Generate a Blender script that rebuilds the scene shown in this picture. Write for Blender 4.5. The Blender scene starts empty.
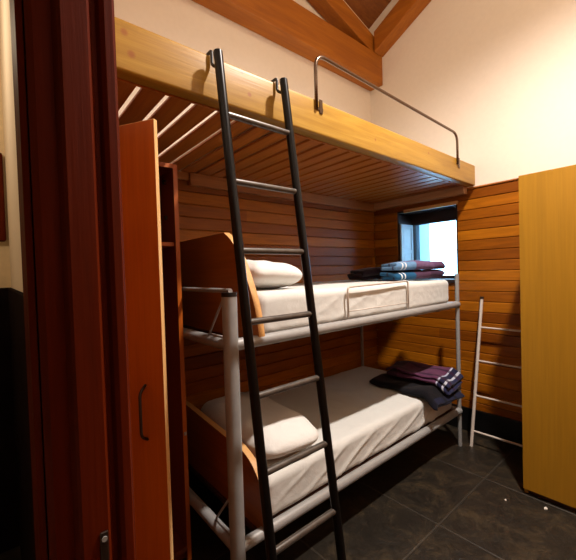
import bpy, bmesh, math, random
from mathutils import Vector, Matrix, noise
random.seed(7)
S = bpy.context.scene
COL = S.collection
PI = math.pi

# ------------------------------------------------------------------ mesh helpers
def box(bm, x0, x1, y0, y1, z0, z1, bev=0.0, seg=2):
    vs = [bm.verts.new((x, y, z)) for x in (x0, x1) for y in (y0, y1) for z in (z0, z1)]
    idx = [(0, 1, 3, 2), (4, 6, 7, 5), (0, 4, 5, 1), (2, 3, 7, 6), (0, 2, 6, 4), (1, 5, 7, 3)]
    fs = [bm.faces.new([vs[i] for i in f]) for f in idx]
    if bev > 0:
        es = list({e for f in fs for e in f.edges})
        bmesh.ops.bevel(bm, geom=es, offset=bev, segments=seg, profile=0.6, affect='EDGES')
    return vs

def prism(bm, poly, axis, a, b, bev=0.0):
    """extrude a 2-D polygon along an axis from a to b"""
    def P(u, v, w):
        if axis == 'X': return (w, u, v)
        if axis == 'Y': return (u, w, v)
        return (u, v, w)
    A = [bm.verts.new(P(u, v, a)) for u, v in poly]
    B = [bm.verts.new(P(u, v, b)) for u, v in poly]
    fs = [bm.faces.new(A), bm.faces.new(B[::-1])]
    n = len(poly)
    for i in range(n):
        fs.append(bm.faces.new((A[i], B[i], B[(i + 1) % n], A[(i + 1) % n])))
    bmesh.ops.recalc_face_normals(bm, faces=fs)
    if bev > 0:
        es = list({e for f in fs for e in f.edges})
        bmesh.ops.bevel(bm, geom=es, offset=bev, segments=2, profile=0.6, affect='EDGES')

def fillet(pts, r, n=6):
    pts = [Vector(p) for p in pts]
    out = [pts[0]]
    for i in range(1, len(pts) - 1):
        p, a, b = pts[i], pts[i - 1], pts[i + 1]
        da, db = (a - p), (b - p)
        k = min(r, da.length * .49, db.length * .49)
        s, e = p + da.normalized() * k, p + db.normalized() * k
        for j in range(n + 1):
            t = j / n
            out.append(s * (1 - t) ** 2 + p * 2 * t * (1 - t) + e * t ** 2)
    out.append(pts[-1])
    return out

def tube(bm, pts, r, seg=14, cap=True):
    pts = [Vector(p) for p in pts]
    t0 = (pts[1] - pts[0]).normalized()
    ref = Vector((0, 0, 1)) if abs(t0.z) < .9 else Vector((1, 0, 0))
    u = t0.cross(ref).normalized()
    rings = []
    for i, p in enumerate(pts):
        if i == 0: t = pts[1] - pts[0]
        elif i == len(pts) - 1: t = pts[-1] - pts[-2]
        else: t = (pts[i + 1] - p).normalized() + (p - pts[i - 1]).normalized()
        t.normalize()
        u = (u - t * u.dot(t)).normalized()
        v = t.cross(u)
        rings.append([bm.verts.new(p + (u * math.cos(2 * PI * k / seg) + v * math.sin(2 * PI * k / seg)) * r) for k in range(seg)])
    for a, b in zip(rings, rings[1:]):
        for k in range(seg):
            bm.faces.new((a[k], a[(k + 1) % seg], b[(k + 1) % seg], b[k]))
    if cap:
        bm.faces.new(rings[0][::-1]); bm.faces.new(rings[-1])

def tilt(poly_fn): return poly_fn

def base(name, loc, label, cat, group=None):
    o = bpy.data.objects.new(name, None); COL.objects.link(o)
    o.location = loc; o.empty_display_size = .1
    o['label'] = label; o['category'] = cat
    if group: o['group'] = group
    return o

def wloc(o):
    v = Vector((0, 0, 0))
    while o: v += o.location; o = o.parent
    return v

def obj(name, bm, mat, parent=None, smooth=False, label=None, origin=None):
    """link the bmesh (given in world coordinates) as one mesh object"""
    bmesh.ops.recalc_face_normals(bm, faces=bm.faces)
    off = wloc(parent) if parent else Vector((0, 0, 0))
    loc = Vector((0, 0, 0))
    if origin is not None: loc = Vector(origin) - off
    bmesh.ops.translate(bm, verts=bm.verts, vec=-(off + loc))
    me = bpy.data.meshes.new(name); bm.to_mesh(me); bm.free()
    for m in (mat if isinstance(mat, (list, tuple)) else [mat]): me.materials.append(m)
    if smooth == 'auto':
        for p in me.polygons: p.use_smooth = True
        try: me.set_sharp_from_angle(angle=math.radians(38))
        except Exception: pass
    elif smooth:
        for p in me.polygons: p.use_smooth = True
    o = bpy.data.objects.new(name, me); COL.objects.link(o)
    o.location = loc
    if parent: o.parent = parent
    if label: o['label'] = label
    return o

def struct(name, bm, mat, parent=None, **k):
    o = obj(name, bm, mat, parent, **k)
    if not parent: o['kind'] = 'structure'
    return o

def tag(o, label, cat, group=None):
    o['label'] = label; o['category'] = cat
    if group: o['group'] = group
    return o

def B(*a, **k):
    bm = bmesh.new(); box(bm, *a, **k); return bm

def T(pts, r, seg=14):
    bm = bmesh.new(); tube(bm, pts, r, seg); return bm

# ------------------------------------------------------------------ materials
def newmat(name):
    m = bpy.data.materials.new(name); m.use_nodes = True
    nt = m.node_tree
    for n in list(nt.nodes): nt.nodes.remove(n)
    out = nt.nodes.new('ShaderNodeOutputMaterial')
    bs = nt.nodes.new('ShaderNodeBsdfPrincipled')
    nt.links.new(bs.outputs[0], out.inputs[0])
    return m, nt, bs

def lin(c):
    return tuple(((x / 255) / 12.92 if x / 255 <= .04045 else ((x / 255 + .055) / 1.055) ** 2.4) for x in c) + (1,)

def ramp(nt, fac, stops):
    r = nt.nodes.new('ShaderNodeValToRGB')
    el = r.color_ramp.elements
    while len(el) < len(stops): el.new(.5)
    for e, (p, c) in zip(el, stops): e.position = p; e.color = c
    nt.links.new(fac, r.inputs[0]); return r.outputs[0]

def nd(nt, kind, **k):
    n = nt.nodes.new(kind)
    for a, v in k.items(): setattr(n, a, v)
    return n

def math_(nt, op, a, b=None):
    n = nt.nodes.new('ShaderNodeMath'); n.operation = op
    for i, v in enumerate((a, b)):
        if v is None: continue
        if isinstance(v, (int, float)): n.inputs[i].default_value = v
        else: nt.links.new(v, n.inputs[i])
    return n.outputs[0]

def mapping(nt, scale, kind='Object', loc=(0, 0, 0)):
    tc = nt.nodes.new('ShaderNodeTexCoord'); mp = nt.nodes.new('ShaderNodeMapping')
    mp.inputs['Scale'].default_value = scale; mp.inputs['Location'].default_value = loc
    nt.links.new(tc.outputs[kind], mp.inputs[0]); return mp.outputs[0]

def noise_(nt, vec, scale, detail=4, rough=.55, dist=0):
    n = nt.nodes.new('ShaderNodeTexNoise')
    n.inputs['Scale'].default_value = scale; n.inputs['Detail'].default_value = detail
    n.inputs['Roughness'].default_value = rough; n.inputs['Distortion'].default_value = dist
    nt.links.new(vec, n.inputs['Vector']); return n.outputs['Fac']

def bump(nt, bs, h, strength, dist=.01):
    b = nt.nodes.new('ShaderNodeBump'); b.inputs['Strength'].default_value = strength
    b.inputs['Distance'].default_value = dist
    nt.links.new(h, b.inputs['Height']); nt.links.new(b.outputs[0], bs.inputs['Normal'])

def mixc(nt, fac, a, b, mode='MIX'):
    n = nt.nodes.new('ShaderNodeMix'); n.data_type = 'RGBA'; n.blend_type = mode
    for i, v in ((0, fac), (6, a), (7, b)):
        if isinstance(v, (int, float)): n.inputs[i].default_value = v
        elif isinstance(v, tuple): n.inputs[i].default_value = v
        else: nt.links.new(v, n.inputs[i])
    return n.outputs[2]

def wood(name, c1, c2, c3, axis='X', rough=.4, scale=1.0, knots=False, spec=.5, coat=0.0, stretch=9):
    m, nt, bs = newmat(name)
    sc = [stretch * scale] * 3; sc['XYZ'.index(axis)] = .7 * scale
    v = mapping(nt, sc)
    f = noise_(nt, v, 3.0, 6, .6, .8)
    c = ramp(nt, f, [(.28, lin(c1)), (.5, lin(c2)), (.74, lin(c3))])
    sc2 = [60 * scale] * 3; sc2['XYZ'.index(axis)] = 2 * scale
    g = noise_(nt, mapping(nt, sc2), 3.0, 3)
    gg = ramp(nt, g, [(.3, (.82, .82, .82, 1)), (.65, (1, 1, 1, 1))])
    c = mixc(nt, .7, c, gg, 'MULTIPLY')
    if knots:
        tk = nd(nt, 'ShaderNodeTexCoord')
        for kx, kz, kr in ((.333, 2.107, .012), (.352, 2.046, .013), (.762, 2.132, .009), (.795, 2.055, .010), (1.62, 2.06, .008), (2.2, 2.10, .009)):
            vd = nd(nt, 'ShaderNodeVectorMath', operation='DISTANCE'); nt.links.new(tk.outputs['Object'], vd.inputs[0]); vd.inputs[1].default_value = (kx - 1.5, YF0 - 1.65, kz - 1.98)
            kf = ramp(nt, math_(nt, 'DIVIDE', vd.outputs['Value'], kr * 2), [(.25, (1, 1, 1, 1)), (.6, (0, 0, 0, 1))])
            c = mixc(nt, math_(nt, 'MULTIPLY', kf, .8), c, lin((140, 78, 26)))
    if False:
        vo = nd(nt, 'ShaderNodeTexVoronoi'); vo.inputs['Scale'].default_value = 1.0
        ks = [6.0] * 3; ks['XYZ'.index(axis)] = 3.6
        nt.links.new(mapping(nt, ks, loc=(.31, .12, .4)), vo.inputs['Vector'])
        kf = ramp(nt, vo.outputs['Distance'], [(.05, (1, 1, 1, 1)), (.13, (0, 0, 0, 1))])
        c = mixc(nt, math_(nt, 'MULTIPLY', kf, .75), c, lin((120, 62, 20)))
    nt.links.new(c, bs.inputs['Base Color'])
    bs.inputs['Roughness'].default_value = rough
    bs.inputs['Specular IOR Level'].default_value = spec
    bs.inputs['Coat Weight'].default_value = coat; bs.inputs['Coat Roughness'].default_value = .22
    bump(nt, bs, g, .12, .004)
    return m

def plank_wood(name, cols, axis, pitch, z0, rough=.38):
    """horizontal boards: each course takes its own tone"""
    m, nt, bs = newmat(name)
    tc = nd(nt, 'ShaderNodeTexCoord'); sp = nd(nt, 'ShaderNodeSeparateXYZ')
    nt.links.new(tc.outputs['Object'], sp.inputs[0])
    row = math_(nt, 'FLOOR', math_(nt, 'DIVIDE', math_(nt, 'SUBTRACT', sp.outputs['Z'], z0), pitch))
    along = sp.outputs[axis]
    rn = nd(nt, 'ShaderNodeTexWhiteNoise', noise_dimensions='1D'); nt.links.new(row, rn.inputs['W'])
    piece = math_(nt, 'FLOOR', math_(nt, 'ADD', math_(nt, 'MULTIPLY', along, .3), math_(nt, 'MULTIPLY', rn.outputs['Value'], 5.0)))
    wn = nd(nt, 'ShaderNodeTexWhiteNoise', noise_dimensions='2D')
    cb = nd(nt, 'ShaderNodeCombineXYZ'); nt.links.new(row, cb.inputs[0]); nt.links.new(piece, cb.inputs[1])
    nt.links.new(cb.outputs[0], wn.inputs['Vector'])
    c = ramp(nt, wn.outputs['Value'], [(0, lin(cols[0])), (.45, lin(cols[1])), (1, lin(cols[2]))])
    sc = [13.0] * 3; sc['XYZ'.index(axis)] = 1.3
    mp = nd(nt, 'ShaderNodeMapping'); mp.inputs['Scale'].default_value = sc
    ad = nd(nt, 'ShaderNodeVectorMath', operation='ADD')
    cb2 = nd(nt, 'ShaderNodeCombineXYZ'); nt.links.new(math_(nt, 'MULTIPLY', row, 1.7), cb2.inputs['XYZ'.index(axis)])
    nt.links.new(tc.outputs['Object'], ad.inputs[0]); nt.links.new(cb2.outputs[0], ad.inputs[1])
    nt.links.new(ad.outputs[0], mp.inputs[0])
    g = noise_(nt, mp.outputs[0], 3, 6, .62, .6)
    gg = ramp(nt, g, [(.28, (.55, .5, .45, 1)), (.62, (1, 1, 1, 1))])
    c = mixc(nt, .8, c, gg, 'MULTIPLY')
    nt.links.new(c, bs.inputs['Base Color'])
    bs.inputs['Roughness'].default_value = rough; bs.inputs['Specular IOR Level'].default_value = .3
    bump(nt, bs, g, .1, .004)
    return m

def plain(name, c, rough=.5, metal=0.0, nz=.06, scale=18, bmp=0.0, spec=.5):
    m, nt, bs = newmat(name)
    f = noise_(nt, mapping(nt, (1, 1, 1)), scale, 4)
    a = lin(c); lo = tuple(x * (1 - nz * 2) for x in a[:3]) + (1,); hi = tuple(min(1, x * (1 + nz)) for x in a[:3]) + (1,)
    nt.links.new(ramp(nt, f, [(.3, lo), (.7, hi)]), bs.inputs['Base Color'])
    bs.inputs['Roughness'].default_value = rough; bs.inputs['Metallic'].default_value = metal
    bs.inputs['Specular IOR Level'].default_value = spec
    if bmp: bump(nt, bs, f, bmp, .01)
    return m

M = {}
YF0 = 1.146
M['white_wall'] = plain('white_plaster', (231, 219, 204), .85, nz=.012, scale=30, bmp=.02)
M['hall_wall'] = plain('hall_plaster', (226, 205, 170), .85, nz=.04, scale=20, bmp=.05)
M['hall_dado'] = plain('dark_dado', (26, 18, 20), .9, nz=.2, scale=6, spec=.02)
M['pine'] = wood('pine_board', (150, 108, 26), (164, 122, 33), (182, 142, 52), 'X', .42, 1.0, knots=True)
M['beam'] = wood('beam_timber', (146, 80, 8), (164, 94, 11), (182, 110, 18), 'X', .6, .8)
M['beam_y'] = wood('beam_timber_cross', (146, 80, 8), (164, 94, 11), (182, 110, 18), 'Y', .6, .8)
M['ceil'] = wood('ceiling_boards', (120, 66, 22), (140, 80, 28), (156, 94, 36), 'X', .6, 1.2)
M['slat'] = wood('slat_wood', (150, 80, 24), (178, 102, 34), (196, 120, 46), 'Y', .3, 1.2)
M['ledger'] = wood('ledger_wood', (150, 92, 40), (172, 112, 56), (188, 130, 70), 'X', .5)
M['ledger_y'] = wood('end_support_wood', (170, 122, 80), (190, 142, 96), (204, 158, 112), 'Y', .5)
PITCH = .0822; Z0 = 1.972 - 24 * PITCH
M['pan_x'] = plank_wood('panel_boards_left', [(130, 67, 6), (163, 92, 11), (186, 112, 17)], 'X', PITCH, Z0, rough=.5)
M['pan_y'] = plank_wood('panel_boards_back', [(130, 67, 6), (163, 92, 11), (186, 112, 17)], 'Y', PITCH, Z0)
M['jamb'] = wood('door_frame_wood', (78, 23, 2), (88, 26, 2), (96, 31, 4), 'Z', .55, 1.0, spec=.08)
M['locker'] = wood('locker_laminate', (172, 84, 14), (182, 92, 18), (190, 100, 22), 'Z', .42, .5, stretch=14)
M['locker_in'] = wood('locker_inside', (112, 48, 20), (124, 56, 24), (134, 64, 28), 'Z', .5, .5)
M['edge'] = wood('light_edging', (226, 176, 110), (234, 188, 124), (240, 198, 138), 'Z', .45, .8)
M['edge_y'] = wood('ply_edge', (214, 158, 92), (224, 170, 104), (232, 182, 120), 'Y', .45, .8)
M['wardrobe'] = wood('wardrobe_laminate', (170, 121, 21), (172, 123, 22), (175, 126, 24), 'Z', .45, .45, stretch=14)
M['headboard'] = wood('headboard_ply', (152, 82, 22), (168, 92, 26), (180, 102, 32), 'Y', .4, .6)
M['steel'] = plain('grey_white_steel', (160, 160, 158), .38, .15, nz=.04, scale=25)
M['steel2'] = plain('pale_ladder_steel', (214, 202, 190), .4, .1, nz=.04, scale=25)
M['black'] = plain('black_steel', (13, 10, 9), .3, .0, nz=.12, scale=30, spec=.2)
M['rung'] = plain('worn_rung_steel', (86, 79, 72), .32, .2, nz=.15, scale=40)
M['chrome'] = plain('bronzed_metal', (112, 94, 80), .25, .9, nz=.05)
M['dkmetal'] = plain('dark_metal', (58, 46, 40), .35, .6, nz=.08)
M['plastic'] = plain('black_plastic', (18, 15, 14), .45, 0, nz=.1)
M['basedark'] = plain('dark_skirting', (18, 17, 17), .3, 0, nz=.2, scale=8)
M['bedbase'] = wood('bed_base_ply', (58, 26, 14), (70, 32, 16), (80, 38, 20), 'X', .6)
M['frame'] = plain('window_frame_dark', (46, 30, 24), .5, nz=.1)
M['shutter'] = plain('shutter_paint', (206, 226, 236), .5, nz=.03)
M['outer'] = plain('outside_render', (150, 172, 186), .8, nz=.03)
M['paper'] = plain('paper_scrap', (226, 220, 208), .8, nz=.02)

def cloth(name, c, nz=.03, wr=.25):
    m, nt, bs = newmat(name)
    v = mapping(nt, (1, 1, 1))
    f = noise_(nt, v, 9, 5, .6, .5)
    a = lin(c); lo = tuple(x * (1 - nz * 2) for x in a[:3]) + (1,)
    nt.links.new(ramp(nt, f, [(.3, lo), (.7, a)]), bs.inputs['Base Color'])
    bs.inputs['Roughness'].default_value = .9; bs.inputs['Specular IOR Level'].default_value = .15
    bs.inputs['Sheen Weight'].default_value = .1
    bump(nt, bs, f, wr, .02)
    return m
M['sheet'] = cloth('white_sheet', (218, 219, 214))
M['pillow'] = cloth('white_pillowcase', (232, 231, 226), wr=.35)

def blanket_mat(name, stops, plaid=None, bands=None):
    """colour runs along u (along the roll) with woven bands; uv is laid out in metres"""
    m, nt, bs = newmat(name)
    tc = nd(nt, 'ShaderNodeTexCoord'); sp = nd(nt, 'ShaderNodeSeparateXYZ')
    nt.links.new(tc.outputs['UV'], sp.inputs[0])
    r = nt.nodes.new('ShaderNodeValToRGB'); r.color_ramp.interpolation = 'CONSTANT'
    el = r.color_ramp.elements
    while len(el) < len(stops): el.new(.5)
    for e, (p, c) in zip(el, stops): e.position = p; e.color = lin(c)
    nt.links.new(sp.outputs[0], r.inputs[0])
    c = r.outputs[0]
    if plaid:
        w, dark, colr = plaid
        fr = math_(nt, 'FRACT', math_(nt, 'MULTIPLY', sp.outputs[1], w))
        k = math_(nt, 'LESS_THAN', fr, dark)
        c = mixc(nt, math_(nt, 'MULTIPLY', k, .8), c, lin(colr))
    f = noise_(nt, mapping(nt, (1, 1, 1)), 60, 4)
    c = mixc(nt, .6, c, ramp(nt, f, [(.25, (.6, .6, .6, 1)), (.7, (1, 1, 1, 1))]), 'MULTIPLY')
    nt.links.new(c, bs.inputs['Base Color'])
    bs.inputs['Roughness'].default_value = .95; bs.inputs['Specular IOR Level'].default_value = .1
    bs.inputs['Sheen Weight'].default_value = .08
    bump(nt, bs, f, .3, .006)
    return m

def floor_mat():
    m, nt, bs = newmat('slate_tiles')
    tc = nd(nt, 'ShaderNodeTexCoord'); sp = nd(nt, 'ShaderNodeSeparateXYZ'); nt.links.new(tc.outputs['Object'], sp.inputs[0])
    P = .6
    def gl(o, off):
        fr = math_(nt, 'FRACT', math_(nt, 'DIVIDE', math_(nt, 'ADD', o, off), P))
        d = math_(nt, 'MINIMUM', fr, math_(nt, 'SUBTRACT', 1.0, fr))
        return d, math_(nt, 'FLOOR', math_(nt, 'DIVIDE', math_(nt, 'ADD', o, off), P))
    dx, ix = gl(sp.outputs[0], 6 - 2.33 + .0); dy, iy = gl(sp.outputs[1], 6 - .89)
    d = math_(nt, 'MINIMUM', dx, dy)
    grout = ramp(nt, d, [(.006, (1, 1, 1, 1)), (.011, (0, 0, 0, 1))])
    cb = nd(nt, 'ShaderNodeCombineXYZ'); nt.links.new(ix, cb.inputs[0]); nt.links.new(iy, cb.inputs[1])
    wn = nd(nt, 'ShaderNodeTexWhiteNoise'); nt.links.new(cb.outputs[0], wn.inputs['Vector'])
    v = mapping(nt, (1, 1, 1))
    f = noise_(nt, v, 6, 12, .78, 1.0); f2 = noise_(nt, v, 30, 8, .75, .6)
    c = ramp(nt, f, [(.3, lin((30, 27, 22))), (.5, lin((45, 39, 31))), (.66, lin((74, 62, 44))), (.8, lin((116, 100, 74)))])
    c = mixc(nt, .5, c, ramp(nt, f2, [(.3, (.3, .3, .3, 1)), (.7, (1, 1, 1, 1))]), 'MULTIPLY')
    c = mixc(nt, .35, c, ramp(nt, wn.outputs['Value'], [(0, (.6, .6, .62, 1)), (1, (1, 1, 1, 1))]), 'MULTIPLY')
    c = mixc(nt, math_(nt, 'MULTIPLY', grout, .28), c, lin((84, 78, 70)))
    nt.links.new(c, bs.inputs['Base Color'])
    nt.links.new(ramp(nt, f2, [(.3, (.3, .3, .3, 1)), (.7, (.5, .5, .5, 1))]), bs.inputs['Roughness'])
    bs.inputs['Specular IOR Level'].default_value = .4
    h = math_(nt, 'SUBTRACT', math_(nt, 'ADD', f, math_(nt, 'MULTIPLY', f2, .5)), grout)
    bump(nt, bs, h, .5, .006)
    return m
M['floor'] = floor_mat()

def glass_mat():
    m, nt, bs = newmat('window_glass')
    nt.nodes.remove(bs)
    out = [n for n in nt.nodes if n.type == 'OUTPUT_MATERIAL'][0]
    t = nd(nt, 'ShaderNodeBsdfTransparent'); t.inputs[0].default_value = (.96, .98, 1, 1)
    g = nd(nt, 'ShaderNodeBsdfGlossy'); g.inputs['Roughness'].default_value = .03
    fr = nd(nt, 'ShaderNodeFresnel'); fr.inputs[0].default_value = 1.45
    mx = nd(nt, 'ShaderNodeMixShader')
    nt.links.new(fr.outputs[0], mx.inputs[0]); nt.links.new(t.outputs[0], mx.inputs[1]); nt.links.new(g.outputs[0], mx.inputs[2])
    nt.links.new(mx.outputs[0], out.inputs[0])
    return m
M['glass'] = glass_mat()

# ------------------------------------------------------------------ setting
XW = 2.945            # face of the panelling on the window wall
YW = 2.125            # face of the panelling behind the bunks
YR = -.95             # right wall
XF = .14              # room face of the doorway wall
def zc(x, y): return 3.76 + .30 * (2.96 - x) + .48 * (2.14 - y)

struct('floor', B(-1.1, 3.5, -1.2, 2.4, -.1, 0), M['floor'])
def slab(bm, x0, x1, y0, y1, lo, hi):
    vs = [bm.verts.new((x, y, zc(x, y) + h)) for x in (x0, x1) for y in (y0, y1) for h in (lo, hi)]
    for f in [(0, 1, 3, 2), (4, 6, 7, 5), (0, 4, 5, 1), (2, 3, 7, 6), (0, 2, 6, 4), (1, 5, 7, 3)]: bm.faces.new([vs[i] for i in f])
bm = bmesh.new(); slab(bm, .02, 3.4, -1.2, 2.4, 0, .1)
y = -1.1                      # lapped boards under the roof, part of the ceiling
while y < 2.0:
    slab(bm, .1, 2.95, y, y + .112, -.012, .001); y += .12
struct('ceiling', bm, M['ceil'])

# left wall (behind the bunks) and its boards
def boards(axis, face, back, a, b, ztop, holes=()):
    bm = bmesh.new()
    if not holes:
        m_ = (face * .25 + back * .75)
        if axis == 'X': box(bm, a, b, m_, back, 0, ztop)
        else: box(bm, m_, back, a, b, 0, ztop)
    z1 = ztop; k = 0
    while z1 > .01:
        z0 = max(z1 - PITCH, 0.0)
        segs = [(a, b)]
        for (ha, hb, hz0, hz1) in holes:
            if z1 - .004 > hz0 + .002 and z0 + .002 < hz1 - .002:
                segs = [s for (p, q) in segs for s in ((p, min(q, ha)), (max(p, hb), q)) if s[1] - s[0] > .01]
        for p, q in segs:
            if axis == 'X': box(bm, p, q, face, back, z0 + .0018, z1 - .0018, .004, 1)
            else: box(bm, face, back, p, q, z0 + .0018, z1 - .0018, .004, 1)
        z1 = z0
    return bm
wl = struct('wall_left', B(.06, 3.4, 2.14, 2.30, 0, 5.2), M['white_wall'])
struct('panelling', boards('X', YW, 2.141, XF, 2.96, 1.972), M['pan_x'], wl)

WY0, WY1, WZ0, WZ1 = 1.30, 1.862, 1.235, 1.89      # window opening
bm = bmesh.new()
box(bm, 2.96, 3.24, -1.2, WY0, 0, 6.6); box(bm, 2.96, 3.24, WY1, 2.30, 0, 6.6)
box(bm, 2.96, 3.24, WY0, WY1, 0, WZ0); box(bm, 2.96, 3.24, WY0, WY1, WZ1, 6.6)
wb = struct('wall_back', bm, M['white_wall'])
bm = boards('Y', XW, 2.961, YR, YW, 1.972, holes=((WY0, WY1, WZ0, WZ1),))
for a in ((2.957, 2.961, YR, WY0, 0, 1.972), (2.957, 2.961, WY1, YW, 0, 1.972), (2.957, 2.961, WY0, WY1, 0, WZ0), (2.957, 2.961, WY0, WY1, WZ1, 1.972)): box(bm, *a)
struct('panelling', bm, M['pan_y'], wb)
bm = B(2.936, 2.961, YR, YW - .001, 1.972, 1.985, .003, 1)
struct('cap_strip', bm, M['beam_y'], wb)
bm = bmesh.new()
for a in ((2.925, 2.9455, YR, YW - .02, 0, .19),): box(bm, *a, bev=.004)
struct('baseboard_back', bm, M['basedark'])
struct('baseboard_left', B(.68, 2.925, 2.105, 2.1255, 0, .19, bev=.004), M['basedark'])
struct('wall_right', B(.06, 3.4, YR - .15, YR, 0, 6.6), M['white_wall'])
wr_ = bpy.data.objects['wall_right']
struct('panelling', boards('X', YR + .015, YR - .001, XF, 2.92, 1.972), M['pan_x'], wr_)  # unseen boards, added to soak up bounced light
# doorway wall, opening from y=-.32 to y=.66
bm = bmesh.new()
box(bm, .06, XF, .64, 2.14, 0, 6.6); box(bm, .06, XF, -1.2, -.40, 0, 6.6); box(bm, .06, XF, -.40, .64, 2.12, 6.6)
wf_ = struct('wall_front', bm, M['white_wall'])
struct('panelling', boards('Y', XF + .012, XF - .001, .705, 2.12, 1.972), M['pan_y'], wf_)  # boards out of view, added to cut the bounce off this wall
# hallway behind the doorway
struct('wall_hall_left', B(-1.1, .06, 2.25, 2.4, 0, 2.6), M['hall_wall'])
struct('wall_hall_back', B(-1.2, -1.1, -1.2, 2.4, 0, 2.6), M['hall_wall'])
struct('wall_hall_right', B(-1.1, .06, -1.2, -1.05, 0, 2.6), M['hall_wall'])
struct('ceiling_hall', B(-1.1, .06, -1.2, 2.4, 2.6, 2.7), M['hall_wall'])
struct('trim_1', B(-1.1, .059, 2.235, 2.2505, 0, 1.315, bev=.004), M['hall_dado'])
bm = B(.045, .0605, .70, 2.234, 0, 1.315, bev=.004)
struct('trim_2', bm, M['hall_dado'])

# door frame
d1 = bpy.data.objects.new('door_1', None); COL.objects.link(d1); d1.location = (.1, .6, 0); d1['kind'] = 'structure'
bm = bmesh.new()
prof = [(.044, .64), (.044, .597), (.052, .590), (.074, .590), (.079, .578), (.083, .574), (.116, .574), (.120, .580), (.124, .588),
        (.130, .588), (.134, .580), (.140, .576), (.151, .576), (.156, .582), (.156, .70), (.14, .70), (.14, .64)]
prism(bm, prof, 'Z', 0, 2.12)
struct('jamb', bm, M['jamb'], d1, smooth=False)
bm = bmesh.new()
prof2 = [(.042, .602), (.034, .606), (.030, .63), (.036, .66), (.038, .70), (.06, .70), (.06, .64), (.045, .64)]
prism(bm, prof2, 'Z', 0, 2.18)
struct('casing', bm, M['jamb'], d1)
bm = bmesh.new(); box(bm, .044, .156, -.40, -.36, 0, 2.12, .004)
struct('jamb', bm, M['jamb'], d1)
bm = bmesh.new(); box(bm, .044, .156, -.36, .575, 2.08, 2.12, .004)
struct('head_jamb', bm, M['jamb'], d1)
sp = struct('strike_plate', B(.104, .115, .571, .5745, .885, .972, bev=.001, seg=1), M['dkmetal'], d1)
for z in (.895, .962):
    bm = bmesh.new(); tube(bm, [(.1095, .5712, z), (.1095, .5695, z)], .004, 10)
    struct('screw', bm, M['steel'], sp)

# window
w1 = bpy.data.objects.new('window_1', None); COL.objects.link(w1); w1.location = (3.2, 1.58, WZ0); w1['kind'] = 'structure'
bm = bmesh.new()
fx0, fx1 = 3.185, 3.235
box(bm, fx0, fx1, WY0, WY1, 1.775, WZ1, .004); box(bm, fx0, fx1, WY0, WY1, WZ0, WZ0 + .04, .004)
box(bm, fx0, fx1, WY0, WY0 + .04, WZ0 + .04, 1.775, .004); box(bm, fx0, fx1, WY1 - .028, WY1, WZ0 + .04, 1.775, .004)
struct('window_frame', bm, M['frame'], w1)
struct('glass', B(3.208, 3.213, WY0 + .038, WY1 - .034, WZ0 + .038, 1.777), M['glass'], w1)
bm = bmesh.new()     # dark lining of the recess
box(bm, 2.95, 3.184, WY0, WY1, WZ1 - .012, WZ1, .002); box(bm, 2.95, 3.184, WY0, WY0 + .012, WZ0, WZ1 - .012, .002)
box(bm, 2.95, 3.184, WY1 - .012, WY1, WZ0, WZ1 - .012, .002)
struct('lining', bm, M['frame'], w1)
struct('window_sill', B(2.93, 3.184, WY0 + .012, WY1 - .012, WZ0 - .02, WZ0 + .012, bev=.004), M['frame'], w1)
bm = B(2.928, 2.952, WY0 - .01, WY1 - .08, WZ1 - .022, WZ1 + .006, .002)
struct('head_trim', bm, M['edge_y'], w1)  # pale wood colour stands in for window light on this strip
sh = bmesh.new()     # inner shutter folded against the recess side, two sunk panels
yS = WY1 - .014
def shutter(bm, x0, x1, z0, z1, y):
    t = .018; s = .028
    box(bm, x0, x0 + s, y - t, y, z0, z1, .002); box(bm, x1 - s, x1, y - t, y, z0, z1, .002)
    zm = (z0 + z1) / 2
    for a, b in ((z0, z0 + s), (zm - s / 2, zm + s / 2), (z1 - s, z1)): box(bm, x0 + s, x1 - s, y - t, y, a, b, .002)
    for a, b in ((z0 + s, zm - s / 2), (zm + s / 2, z1 - s)):
        box(bm, x0 + s, x1 - s, y - t + .008, y - .002, a, b)
        box(bm, x0 + s + .014, x1 - s - .014, y - t + .003, y - t + .01, a + .014, b - .014, .003, 1)
shutter(sh, 2.965, 3.172, WZ0 + .016, 1.775, yS)
struct('shutter', sh, M['shutter'], w1)
bm = bmesh.new()     # outside reveal
box(bm, 3.24, 3.44, WY1 - .062, 2.2, .9, 2.2); box(bm, 3.24, 3.50, .9, WY0, .9, 2.2)
box(bm, 3.24, 3.50, .9, 2.2, 1.0, WZ0 - .02)
struct('outer_reveal', bm, M['outer'], w1)

# ------------------------------------------------------------------ roof timbers
rt = base('roof_truss', (1.9, 2.06, 3.115), 'honey-coloured timber roof truss along the left wall, above the top bunk', 'roof beam')
bm = bmesh.new(); box(bm, XF + .002, 2.958, 1.99, 2.138, 3.14, 3.415, .008); obj('tie_beam', bm, M['beam'], rt)
def rz(x, k): return k + .30 * (2.958 - x)
bm = bmesh.new(); prism(bm, [(.15, rz(.15, 3.37)), (2.78, rz(2.78, 3.37)), (2.958, 3.40), (2.958, rz(2.958, 3.54)), (.15, rz(.15, 3.54))], 'Y', 2.0, 2.13, .006)
obj('rafter', bm, M['beam'], rt)
bm = bmesh.new(); box(bm, .9, 1.05, 2.0, 2.13, 3.398, rz(.97, 3.38), .006)
obj('king_post', bm, M['beam'], rt)
def zp_(y): return 3.50 + .48 * (1.786 - y)
bm = bmesh.new(); prism(bm, [(YR + .002, zp_(YR)), (1.985, zp_(1.985)), (1.985, zp_(1.985) + .19), (YR + .002, zp_(YR) + .19)], 'X', 2.82, 2.958, .006)
tag(obj('wall_plate_beam', bm, M['beam_y'], origin=(2.88, .5, 3.505)), 'honey-coloured sloping timber beam along the top of the window wall', 'roof beam')

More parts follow.
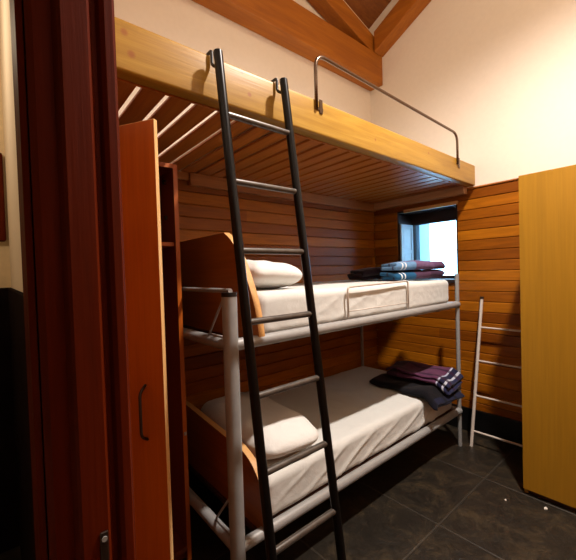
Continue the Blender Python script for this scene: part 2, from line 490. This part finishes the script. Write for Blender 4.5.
# ------------------------------------------------------------------ loft (top bunk)
YF = 1.146; ZB, ZT = 1.987, 2.146
lo = base('top_bunk', (1.5, 1.65, 1.98), 'top bunk with a thick pine front board and a slatted underside', 'bed')
bm = bmesh.new(); box(bm, XF + .004, 2.928, YF, YF + .058, ZB, ZT, .009, 3); obj('front_board', bm, M['pine'], lo, smooth='auto')
bm = bmesh.new(); box(bm, XF + .004, 2.928, YF + .059, YF + .068, 1.985, 2.002, .002); obj('front_cleat', bm, M['slat'], lo)
x = .4165 - .101 * 2
k = 0
while x + .082 < 2.93:
    bm = bmesh.new(); box(bm, x, x + .082, YF + .059, 2.124, 2.003, 2.017, .003, 1)
    obj('slat', bm, M['slat'], lo, origin=(x + .04, 1.66, 2.003)); x += .101
bm = bmesh.new(); box(bm, .97, 2.928, 2.085, 2.1245, 1.925, 2.002, .004); obj('ledger', bm, M['ledger'], lo)
bm = bmesh.new(); box(bm, XF + .004, .965, 2.095, 2.1245, 1.955, 2.002, .004); obj('ledger', bm, M['ledger'], lo)
bm = bmesh.new(); box(bm, 2.885, 2.9445, YF + .069, 2.08, 1.935, 2.002, .005); obj('end_beam', bm, M['ledger_y'], lo)
gp = fillet([(1.163, YF - .006, 2.10), (1.163, YF - .006, 2.352), (2.608, YF - .006, 2.318), (2.608, YF - .006, 2.10)], .07, 8)
g = obj('guard_rail', T(gp, .0085, 12), M['chrome'], lo, smooth=True)
for gx, za, zb in ((1.198, 2.085, 2.15), (2.640, 2.075, 2.15)):
    bm = bmesh.new(); box(bm, gx - .043, gx + .012, YF - .004, YF - .0002, 2.098, 2.112, .001, 1); box(bm, gx - .012, gx + .008, YF - .005, YF - .0002, za, zb, .001, 1)
    obj('bracket', bm, M['chrome'], g)

# (its own mattress is laid in the bedding section)
# ------------------------------------------------------------------ lower bunk frame
XN, XB = .69, 2.64
YB, YK = 1.177, 2.075
ZL, ZM = .269, 1.071
bb = base('bunk_bed', (1.66, 1.63, 0), 'two-tier bunk bed of pale grey tubular steel under the pine top bunk', 'bed')
RP = .030; RR = .024
def cyl(name, a, b, r, mat, par, seg=18): return obj(name, T([a, b], r, seg), mat, par, smooth='auto')
p = cyl('post', (XN, YB, 0), (XN, YB, 1.262), RP, M['steel'], bb, 22)
cyl('post_cap', (XN, YB, 1.262), (XN, YB, 1.278), RP + .001, M['plastic'], p, 22)
p = cyl('post', (XN, YK, 0), (XN, YK, 1.262), RP, M['steel'], bb, 22)
cyl('post_cap', (XN, YK, 1.262), (XN, YK, 1.278), RP + .001, M['plastic'], p, 22)
cyl('post', (XB, YB, 0), (XB, YB, 1.30), .0145, M['steel'], bb)
cyl('post', (XB, YK, 0), (XB, YK, 1.30), .0145, M['steel'], bb)
for z in (ZL, ZM):
    cyl('side_rail', (XN, YB, z), (XB, YB, z), RR, M['steel'], bb)
    cyl('side_rail', (XN, YK, z), (XB, YK, z), RR, M['steel'], bb)
    cyl('end_rail', (XN, YB, z), (XN, YK, z), RR, M['steel'], bb)
    cyl('end_rail', (XB, YB, z), (XB, YK, z), RR * .8, M['steel'], bb)
    bm = bmesh.new(); box(bm, .80, XB - .02, YB + .026, YK - .026, z - .025, z - .002, .002)
    for j in range(6):
        xx = .95 + j * .3
        box(bm, xx, xx + .03, YB + .06, YK - .03, z - .045, z - .025)
    obj('bed_base', bm, M['bedbase'], bb)
    pts = fillet([(XN, YB + .03, z + .20), (XN, YB + .175, z + .027), (XN, YB + .03, z + .027)], .012, 4)
    obj('brace_wire', T(pts, .005, 8), M['steel'], bb, smooth=True)
cyl('end_bar', (XN + .0, YB - .01, 1.284), (XN + .0, YK, 1.284), .0095, M['steel'], bb)
# curved plywood headboards
def headboard(prof, name='headboard'):
    bm = bmesh.new(); prism(bm, prof, 'X', .812, .843, .002)
    bm.normal_update()
    for f in bm.faces: f.material_index = 0 if abs(f.normal.x) > .9 else 1
    h = obj(name, bm, [M['headboard'], M['edge_y']], bb)
    return h
def smoothcurve(pts, n=6):
    out = []
    P_ = [Vector(q) for q in pts]
    for i in range(len(P_) - 1):
        p0 = P_[max(i - 1, 0)]; p1 = P_[i]; p2 = P_[i + 1]; p3 = P_[min(i + 2, len(P_) - 1)]
        for j in range(n):
            t = j / n
            out.append(.5 * ((2 * p1) + (p2 - p0) * t + (2 * p0 - 5 * p1 + 4 * p2 - p3) * t * t + (3 * p1 - p0 - 3 * p2 + p3) * t ** 3))
    out.append(P_[-1]); return [(v.x, v.y) for v in out]
fc = smoothcurve([(1.415, 1.541), (1.345, 1.493), (1.275, 1.400), (1.215, 1.285), (1.180, 1.195), (1.160, 1.10)])
headboard([(2.055, 1.06), (2.055, 1.541)] + fc + [(1.160, 1.06)])
fc = smoothcurve([(1.46, .572), (1.40, .580), (1.33, .566), (1.25, .532), (1.19, .470), (1.155, .40), (1.150, .30)])
headboard([(2.055, .26), (2.055, .605), (1.90, .605)] + fc + [(1.150, .26)])
# small wire guard in front of the middle mattress
gp = fillet([(1.40, YB + .008, ZM + .018), (1.40, YB + .008, 1.262), (1.978, YB + .008, 1.272), (1.978, YB + .008, ZM + .018)], .02, 5)
g = obj('guard_rail', T(gp, .0055, 10), M['steel2'], bb, smooth=True)
obj('guard_bar', T([(1.40, YB + .010, 1.135), (1.978, YB + .010, 1.135)], .003, 8), M['steel2'], g, smooth=True)

# ------------------------------------------------------------------ bedding
def soft_box(x0, x1, y0, y1, z0, z1, r, nx, disp, npr=10, rnd=4, nside=14, ntop=26):
    """rounded box lofted along x; disp(p, n) moves each vertex along its outward direction"""
    bm = bmesh.new()
    def ring(inset):
        a0, a1, b0, b1 = y0 + inset, y1 - inset, z0 + inset * .6, z1 - inset
        rr = max(min(r, (a1 - a0) / 2 - .001, (b1 - b0) / 2 - .001), .001)
        pts = []
        def arc(cy, cz, s):
            for k in range(rnd + 1):
                t = s + (PI / 2) * k / rnd
                pts.append((cy + rr * math.cos(t), cz + rr * math.sin(t)))
        def seg(p, q, n):
            for k in range(1, n): pts.append((p[0] + (q[0] - p[0]) * k / n, p[1] + (q[1] - p[1]) * k / n))
        arc(a0 + rr, b0 + rr, PI); seg((a0 + rr, b0), (a1 - rr, b0), ntop)
        arc(a1 - rr, b0 + rr, 1.5 * PI); seg((a1, b0 + rr), (a1, b1 - rr), nside)
        arc(a1 - rr, b1 - rr, 0); seg((a1 - rr, b1), (a0 + rr, b1), ntop)
        arc(a0 + rr, b1 - rr, .5 * PI); seg((a0, b1 - rr), (a0, b0 + rr), nside)
        return pts
    st = []
    lim = min(y1 - y0, z1 - z0) * .45
    for k in range(5): st.append((x0, lim * (1 - k / 5) + r * (k / 5)))
    for k in range(rnd + 1):
        t = PI / 2 * k / rnd; st.append((x0 + r * (1 - math.cos(t)), r * (1 - math.sin(t))))
    for k in range(1, nx): st.append((x0 + r + (x1 - x0 - 2 * r) * k / nx, 0.0))
    for k in range(rnd, -1, -1):
        t = PI / 2 * k / rnd; st.append((x1 - r * (1 - math.cos(t)), r * (1 - math.sin(t))))
    for k in range(4, -1, -1): st.append((x1, lim * (1 - k / 5) + r * (k / 5)))
    rings = [[bm.verts.new((x, a, b)) for a, b in ring(i)] for x, i in st]
    n = len(rings[0])
    for a, b in zip(rings, rings[1:]):
        for k in range(n): bm.faces.new((a[k], b[k], b[(k + 1) % n], a[(k + 1) % n]))
    bm.faces.new(rings[0]); bm.faces.new(rings[-1][::-1])
    bmesh.ops.recalc_face_normals(bm, faces=bm.faces); bm.normal_update()
    mv = [(v, disp(v.co, v.normal)) for v in bm.verts]
    nn = [v.normal.copy() for v in bm.verts]
    for (v, d), q in zip(mv, nn): v.co += q * d
    return bm

def sheet_disp(seed, amp, zt):
    def f(p, n):
        a = noise.noise(Vector((p.x * 2.2 + seed, p.y * 2.5, p.z * 2))) * .006
        if n.y < -.5:                                   # pulled folds down the front side
            h = (zt - p.z)
            s = p.x * 26 + h * 60 + 3.0 * noise.noise(Vector((p.x * 1.9 + seed, p.z * 4, 3)))
            w = max(0.0, noise.noise(Vector((p.x * 1.6 + seed * 2, .4, p.z * 2))) + .12)
            a += amp * w * ((1 - abs(math.sin(s * .5))) ** 2.5) * min(1, max(0, h / .06))
            a += .0014 * noise.noise(Vector((p.x * 24, p.z * 34, seed))) * min(1, max(0, h / .05))
        elif n.z > .5:
            r = 1 - abs(noise.noise(Vector((p.x * 3.2 + p.y * 2.0 + seed, p.y * 3.0 - p.x, 1.3)))) * 2.4
            a += .004 * max(0, r) ** 3
        return a
    return f
def mattress(z, zt, x0, x1, label, seed, loc, amp):
    m = base('mattress', loc, label, 'mattress', 'white sheeted mattresses on the steel bunk')
    obj('fitted_sheet', soft_box(x0, x1, YB + .0245, 2.048, z + .007, zt, .034, 170, sheet_disp(seed, amp, zt)), M['sheet'], m, smooth=True)
    bm = bmesh.new(); box(bm, x0 + .01, x1 - .02, YB + .035, 2.04, z - .001, z + .006, .001); obj('mattress_base', bm, M['bedbase'], m)
    return m
mattress(ZM, 1.262, .850, 2.585, 'white sheeted mattress on the middle bunk, with the wire guard in front', 3.1, (1.7, 1.6, ZM - .001), .005)
mattress(ZL, .462, .850, 2.600, 'white sheeted mattress on the lowest bunk, half in shadow', 8.4, (1.7, 1.6, ZL - .001), .014)

m = base('mattress', (1.9, 1.65, 2.018), 'mattress on the slats of the top bunk, glimpsed as dark strips between the slats', 'mattress')
obj('fitted_sheet', soft_box(.875, 2.93, YF + .075, 2.12, 2.0185, 2.165, .038, 60, lambda p, n: 0.0), M['sheet'], m, smooth=True)
def pillow(cx, cy, cz, a, b, c, rz_, tilt_, seed, label):
    bm = bmesh.new()
    NU, NV = 64, 36
    rows = []
    def sp_(t, e): return math.copysign(abs(t) ** e, t)
    for i in range(1, NV):
        ph = -PI / 2 + PI * i / NV; row = []
        for j in range(NU):
            th = 2 * PI * j / NU
            x = a * sp_(math.cos(ph), .55) * sp_(math.cos(th), .42)
            y = b * sp_(math.cos(ph), .55) * sp_(math.sin(th), .42)
            pinch = 1 - .45 * (abs(x / a) ** 6 + abs(y / b) ** 6) / 2
            z = c * sp_(math.sin(ph), .9) * pinch
            q = Vector((x, y, z))
            w = noise.noise(q * 5 + Vector((seed, 0, 0))) * .012 + noise.noise(q * 14 + Vector((0, seed, 0))) * .007
            w += .013 * max(0, math.sin((x * .8 - y) * 42 + 3 * noise.noise(q * 4))) * (1 if z > 0 else 0) * max(0, noise.noise(q * 3 + Vector((seed, 5, 0))) + .2)
            q.z += w if z > 0 else w * .2
            row.append(bm.verts.new(q))
        rows.append(row)
    bot = bm.verts.new((0, 0, -c)); top = bm.verts.new((0, 0, c))
    for r0, r1 in zip(rows, rows[1:]):
        for j in range(NU): bm.faces.new((r0[j], r0[(j + 1) % NU], r1[(j + 1) % NU], r1[j]))
    for j in range(NU):
        bm.faces.new((bot, rows[0][(j + 1) % NU], rows[0][j])); bm.faces.new((top, rows[-1][j], rows[-1][(j + 1) % NU]))
    R = Matrix.Translation((cx, cy, cz)) @ Matrix.Rotation(rz_, 4, 'Z') @ Matrix.Rotation(tilt_, 4, 'Y')
    bmesh.ops.transform(bm, matrix=R, verts=bm.verts)
    o = obj('pillow', bm, M['pillow'], smooth=True, origin=(cx, cy, cz))
    return tag(o, label, 'pillow', 'white pillows on the steel bunk')
pillow(1.045, 1.60, 1.342, .175, .33, .075, .02, .05, 1.3, 'plump white pillow against the curved headboard of the middle bunk')
pillow(1.055, 1.575, .548, .195, .38, .082, -.05, .03, 6.2, 'crumpled white pillow at the near end of the lowest bunk')

def folded(name, cx, cy, z0, length, width, layers, th, axis, mat, label, seed, rz_=0, group='folded fleece blankets', mir=1, rough=1.0, droop=None):
    """one blanket folded in a zigzag; the fold loops lie at both ends of 'width'. length runs along local x, width along local y."""
    bm = bmesh.new(); uvl = bm.loops.layers.uv.new('UVMap')
    path = []; gap = th * 1.18; R_ = gap / 2
    for L in range(layers):
        z = th / 2 + L * gap
        ext = .010 * math.sin(seed * 3 + L * 2.1)
        a, b = -width / 2 + R_ + ext, width / 2 - R_ + ext
        n = 14
        rng = range(n + 1)
        for k in rng:
            t = k / n; y = a + (b - a) * t if L % 2 == 0 else b + (a - b) * t
            path.append((y, z))
        if L < layers - 1:
            ye = b if L % 2 == 0 else a; sgn = 1 if L % 2 == 0 else -1
            for k in range(1, 7):
                t = -PI / 2 + PI * k / 7
                path.append((ye + sgn * R_ * 1.5 * math.cos(t), z + R_ + R_ * math.sin(t)))
    path = [(y * mir, z) for y, z in path]
    NL = 34; s = [0]
    for i in range(1, len(path)): s.append(s[-1] + math.dist(path[i], path[i - 1]))
    H = layers * gap
    g = []
    for j in range(NL + 1):
        u = j / NL; col = []
        for i, (y, z) in enumerate(path):
            lay = z / H
            x = (u - .5) * length * (1 + .035 * math.sin(seed + 9 * lay))
            q = Vector((x, y, z))
            dz = rough * .014 * noise.noise(Vector((x * 7 + seed, y * 7, z * 8))) * (.3 + lay) + .004 * noise.noise(Vector((x * 22, y * 22, seed)))
            dy = rough * .020 * noise.noise(Vector((x * 6 + seed, z * 20, 4))) + .006 * noise.noise(Vector((x * 17, z * 30, seed + 2)))
            edge = (abs(u - .5) * 2) ** 5
            if mir < 0: q.z *= 1 + .10 * min(1, max(0, (u - .5) / .2))
            q.z = max(q.z + dz - edge * .010 * lay, th * .5 + (q.z - th * .5) * .5)
            q.y += dy
            q.x += .010 * noise.noise(Vector((y * 8, z * 30, seed + 7))) * (abs(u - .5) * 2)
            col.append(bm.verts.new(q))
        g.append(col)
    for j in range(NL):
        for i in range(len(path) - 1):
            f = bm.faces.new((g[j][i], g[j + 1][i], g[j + 1][i + 1], g[j][i + 1]))
            for lp, (jj, ii) in zip(f.loops, ((j, i), (j + 1, i), (j + 1, i + 1), (j, i + 1))):
                lp[uvl].uv = (jj / NL, s[ii])
    rot = Matrix.Rotation(rz_, 4, 'Z')
    bmesh.ops.transform(bm, matrix=Matrix.Translation((cx, cy, z0)) @ rot, verts=bm.verts)
    if droop is not None:
        for v in bm.verts:
            if v.co.y < droop: v.co.z -= .75 * (droop - v.co.y) ** 1.25 * 1.4
    o = obj(name, bm, mat, smooth=True, origin=(cx, cy, z0))
    so = o.modifiers.new('thick', 'SOLIDIFY'); so.thickness = th * .92; so.offset = 0
    ss = o.modifiers.new('soft', 'SUBSURF'); ss.levels = 1; ss.render_levels = 1
    return tag(o, label, 'blanket', group)
_a, _b, _w = (104, 144, 184), (36, 88, 126), (222, 228, 232)
teal = blanket_mat('teal_fleece', [(0, _a), (.11, _w), (.14, _a), (.18, _w), (.21, _a), (.40, (112, 86, 118)), (.75, (96, 70, 100))], (7, .14, (58, 44, 70)))
teal2 = blanket_mat('dark_teal_fleece', [(0, _b), (.10, _w), (.125, _b), (.165, _w), (.19, _b), (.40, (84, 58, 80)), (.7, (70, 48, 70))], (7, .18, (36, 26, 44)))
dark = blanket_mat('dark_plaid_fleece', [(0, (46, 28, 36)), (.3, (62, 38, 46)), (.45, (38, 24, 34)), (.7, (70, 44, 54)), (.8, (34, 22, 32))], (7, .2, (24, 16, 24)))
black = blanket_mat('black_plaid_fleece', [(0, (34, 36, 58)), (.06, (24, 22, 26)), (.5, (28, 25, 28)), (.8, (40, 28, 38))], (8, .25, (20, 19, 24)))
purple = blanket_mat('purple_plaid_fleece', [(0, (42, 44, 74)), (.05, (190, 194, 210)), (.075, (34, 34, 60)), (.14, (176, 180, 200)), (.16, (96, 54, 82)), (.60, (86, 46, 70)), (.8, (60, 32, 50))], (6, .18, (52, 30, 52)))
ZMM = 1.267; ZLL = .466
folded('folded_blanket', 2.355, 1.385, ZMM + .002, .41, .20, 2, .029, 'X', teal2, 'dark teal blanket with white stripes, lower of the stacked pair by the window', 2.0, rz_=-.40, mir=-1)
folded('folded_blanket', 2.36, 1.385, ZMM + .070, .41, .20, 2, .029, 'X', teal, 'blue-grey and purple blanket with white stripes, upper of the stacked pair by the window', 5.2, rz_=-.40, mir=-1)
folded('folded_blanket', 2.34, 1.665, ZMM + .004, .42, .20, 3, .027, 'X', dark, 'dark plaid folded blanket in shadow behind the striped pair on the middle bunk', 9.1, rz_=-.35)
folded('folded_blanket', 2.36, 1.365, ZLL + .003, .54, .38, 2, .022, 'Y', black, 'black folded blanket at the bottom of the pile on the lowest bunk', 3.3, rz_=PI / 2 - .05, rough=1.7, droop=1.20)
folded('folded_blanket', 2.43, 1.345, ZLL + .068, .46, .29, 3, .019, 'Y', purple, 'purple folded blanket with blue and white plaid end, on top of the lowest bunk pile', 7.7, rz_=PI / 2 + .10, rough=1.7, droop=1.20)

# ------------------------------------------------------------------ ladders
def LY(z): return .811 + .1344 * z
bl = base('ladder', (.785, LY(0), 0), 'black steel ladder leaning against the pine front board of the top bunk', 'ladder')
XL0, XL1 = .632, .932
for X_ in (XL0, XL1):
    o = obj('stile', T([(X_, LY(0) - 0.0, .0), (X_, LY(2.136), 2.136)], .0165, 18), M['black'], bl, smooth='auto')
    yt = LY(2.13)
    hk = fillet([(X_ - .0, LY(2.085) + .012, 2.085), (X_ - .004, YF - .010, 2.105), (X_ - .004, YF - .010, 2.158), (X_ - .004, YF + .03, 2.158)], .012, 4)
    h = obj('hook', T(hk, .006, 8), M['plastic'], o, smooth=True)
for i in range(8):
    z = 1.908 - .2405 * i
    obj('rung', T([(XL0 + .0, LY(z), z), (XL1, LY(z), z)], .0115, 14), M['rung'], bl, smooth='auto', origin=(.78, LY(z), z), label='worn grey rung')
wlad = base('ladder', (2.69, .93, 0), 'pale metal ladder leaning on the panelled wall beside the wardrobe', 'ladder')
def LX(z): return 2.687 + (.2440 / 1.10) * z
for Y_ in (1.115, .735):
    s_ = obj('stile', T([(LX(0.0), Y_, .0), (LX(1.095), Y_, 1.095)], .0115, 14), M['steel2'], wlad, smooth='auto')
    obj('end_cap', T([(LX(1.09), Y_, 1.09), (LX(1.108), Y_, 1.108)], .0135, 14), M['plastic'], s_, smooth='auto')
for z in (.112, .366, .622, .874):
    obj('rung', T([(LX(z), 1.115, z), (LX(z), .735, z)], .0075, 12), M['steel2'], wlad, smooth='auto', origin=(LX(z), .92, z))

# ------------------------------------------------------------------ cupboards
lk = base('locker', (.41, 1.85, 0), 'tall narrow wooden locker with its door open, at the near end of the bunks', 'locker')
lx0, lx1, ly0, ly1, lz = .157, .664, 1.563, 2.04, 1.863
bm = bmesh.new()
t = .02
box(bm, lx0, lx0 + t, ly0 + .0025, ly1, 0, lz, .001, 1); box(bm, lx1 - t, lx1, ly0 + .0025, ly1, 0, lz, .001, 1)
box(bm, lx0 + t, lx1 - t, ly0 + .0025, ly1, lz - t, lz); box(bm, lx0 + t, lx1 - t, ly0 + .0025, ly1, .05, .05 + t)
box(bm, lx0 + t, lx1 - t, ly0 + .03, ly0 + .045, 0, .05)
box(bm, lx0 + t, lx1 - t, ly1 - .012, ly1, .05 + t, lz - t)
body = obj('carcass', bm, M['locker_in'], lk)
bm = bmesh.new()
box(bm, lx0, lx0 + t, ly0, ly0 + .0025, 0, lz); box(bm, lx1 - t, lx1, ly0, ly0 + .0025, 0, lz)
box(bm, lx0 + t, lx1 - t, ly0, ly0 + .0025, lz - t, lz)
obj('edging', bm, M['locker'], body)
bm = bmesh.new(); box(bm, lx0 + t, lx1 - t, ly0 + .02, ly1 - .012, 1.487, 1.505); sh_ = obj('shelf', bm, M['locker'], lk)
for (hy, hz) in ((1.66, 1.80), (1.66, 1.63)):
    bm = bmesh.new(); tube(bm, [(lx1 - t, hy, hz), (lx1 - t - .012, hy, hz)], .011, 14); obj('fixing', bm, M['dkmetal'], lk, smooth='auto')
obj('catch', B(lx1 - .016, lx1 - .004, ly0 - .008, ly0 - .0001, .60, .615, bev=.002), M['steel'], lk)
# the open door, hinged on the left front edge
hx, hy = lx0 + .002, ly0 - .003
dvec = Vector((.515, -.857, 0)).normalized(); nvec = Vector((-dvec.y, dvec.x, 0))   # nvec faces the room side
W = .490; TH = .015
def dpt(u, v, z): q = Vector((hx, hy, 0)) + dvec * u + nvec * v; return (q.x, q.y, z)
def dbox(bm, u0, u1, v0, v1, z0, z1):
    vs = [bm.verts.new(dpt(u, v, z)) for u in (u0, u1) for v in (v0, v1) for z in (z0, z1)]
    for f in [(0, 1, 3, 2), (4, 6, 7, 5), (0, 4, 5, 1), (2, 3, 7, 6), (0, 2, 6, 4), (1, 5, 7, 3)]: bm.faces.new([vs[i] for i in f])
bm = bmesh.new(); dbox(bm, 0, W - .002, 0, TH, .055, 1.858)
dr = obj('door', bm, M['locker'], lk)
bm = bmesh.new(); dbox(bm, W - .002, W, 0, TH, .055, 1.858); dbox(bm, 0, W, 0, TH, 1.858, 1.860)
obj('edging', bm, M['edge'], dr, label='pale edge strip of the open locker door')
hp = fillet([dpt(W - .075, -.0, .985), dpt(W - .075, -.028, .965), dpt(W - .075, -.028, .82), dpt(W - .075, -.0, .80)], .02, 5)
obj('handle', T(hp, .005, 10), M['dkmetal'], dr, smooth=True, label='dark bow handle')

wd = base('wardrobe', (2.63, .21, 0), 'tall plain orange-yellow wardrobe standing against the window wall at the right', 'wardrobe')
wx0, wx1, wy0, wy1, wz = 2.338, 2.922, -.25, .681, 1.867
bm = bmesh.new()
box(bm, wx0 + .02, wx1, wy1 - .02, wy1, .0, wz, .0015, 1); box(bm, wx0 + .02, wx1, wy0, wy0 + .02, 0, wz, .0015, 1)
box(bm, wx0 + .02, wx1, wy0 + .02, wy1 - .02, wz - .02, wz, .0015, 1); box(bm, wx0 + .02, wx1, wy0 + .02, wy1 - .02, .06, .08)
box(bm, wx1 - .01, wx1, wy0 + .02, wy1 - .02, .08, wz - .02); box(bm, wx0 + .02, wx1, .2, .215, .08, wz - .02)
obj('carcass', bm, M['wardrobe'], wd)
bm = bmesh.new(); box(bm, wx0 + .03, wx0 + .048, wy0 + .02, wy1 - .02, 0, .06); obj('plinth', bm, M['bedbase'], wd)
for a, b, hh in ((.217, wy1 - .001, .26), (wy0 + .001, .213, .17)):
    bm = bmesh.new(); box(bm, wx0, wx0 + .0185, a, b, .032, wz - .001, .002, 2)
    d_ = obj('door', bm, M['wardrobe'], wd)
    hp = fillet([(wx0, hh, 1.0), (wx0 - .026, hh, .985), (wx0 - .026, hh, .85), (wx0, hh, .835)], .02, 5)
    obj('handle', T(hp, .005, 10), M['dkmetal'], d_, smooth=True, label='dark bow handle')

# ------------------------------------------------------------------ small things
bm = bmesh.new()
box(bm, -.20, .050, 2.222, 2.2495, 1.545, 1.985, .012, 3)
pf = base('picture_frame', (-.09, 2.236, 1.545), 'dark brown framed panel on the pale hallway wall, cut by the left edge', 'frame')
obj('frame', bm, M['jamb'], pf)
bm = bmesh.new(); box(bm, -.17, .020, 2.219, 2.223, 1.58, 1.95); obj('picture', bm, M['hall_wall'], pf)
for nm, (sx, sy), lab in (('paper_scrap', (2.276, .555), 'tiny white scrap on the slate floor beside the wardrobe'), ('paper_scrap', (2.195, .727), 'tiny pale crumb on the slate floor, farther left of the wardrobe corner')):
    bm = bmesh.new()
    pr = [(sx + .011 * math.cos(a) * (1 + .4 * math.sin(3 * a)), sy + .008 * math.sin(a)) for a in [k * PI / 5 for k in range(10)]]
    if sx < 2.2: pr = [(sx + (u - sx) * .5, sy + (v - sy) * .6) for u, v in pr]
    prism(bm, pr, 'Z', .0, .005); tag(obj(nm, bm, M['paper'], origin=(sx, sy, 0)), lab, 'scrap')

# ------------------------------------------------------------------ light
def kelvin(r, g, b): return (r, g, b)
def lamp(kind, name, loc, energy, color, size=.1, rot=None):
    l = bpy.data.lights.new(name, kind); l.energy = energy; l.color = color
    if kind in ('POINT', 'SPOT'): l.shadow_soft_size = size
    o = bpy.data.objects.new(name, l); COL.objects.link(o); o.location = loc
    if rot: o.rotation_euler = rot
    return o
sp_ = lamp('SPOT', 'ceiling_lamp', (1.62, .20, 3.55), 450, (1.0, .895, .82), .05)
lamp('POINT', 'upper_wall_fill', (1.62, .20, 3.60), 30, (1.0, .78, .54), .09)  # unseen fill point, added to lift the dim upper walls
sp_.data.spot_size = math.radians(151); sp_.data.spot_blend = 1.0
lamp('POINT', 'hall_fill', (-.35, 1.55, 2.25), 8, (1.0, .80, .55), .08)  # unseen light, put in to brighten the hall wall
w = bpy.data.worlds.new('World'); S.world = w; w.use_nodes = True
bg = w.node_tree.nodes['Background']; bg.inputs[0].default_value = (.36, .70, 1.0, 1); bg.inputs[1].default_value = 10

# ------------------------------------------------------------------ camera
yaw, pit, rol = math.radians(49.931), math.radians(1.27), math.radians(-1.751)
fw = Vector((math.cos(yaw), math.sin(yaw), 0)); rr_ = Vector((math.sin(yaw), -math.cos(yaw), 0)); up = Vector((0, 0, 1))
f2 = fw * math.cos(pit) - up * math.sin(pit); u2 = up * math.cos(pit) + fw * math.sin(pit)
R3 = rr_ * math.cos(rol) + u2 * math.sin(rol); U3 = -rr_ * math.sin(rol) + u2 * math.cos(rol)
mw = Matrix(((R3.x, U3.x, -f2.x, 0), (R3.y, U3.y, -f2.y, 0), (R3.z, U3.z, -f2.z, 1.349), (0, 0, 0, 1)))
cd = bpy.data.cameras.new('camera'); cam = bpy.data.objects.new('camera', cd); COL.objects.link(cam)
cam.matrix_world = mw
cd.sensor_width = 36; cd.lens = 347.646 / 576 * 36; cd.clip_start = .01; cd.clip_end = 60
S.camera = cam
S.view_settings.view_transform = 'Standard'; S.view_settings.look = 'None'
S.view_settings.gamma = 1; S.view_settings.exposure = 0; S.view_settings.use_curve_mapping = False
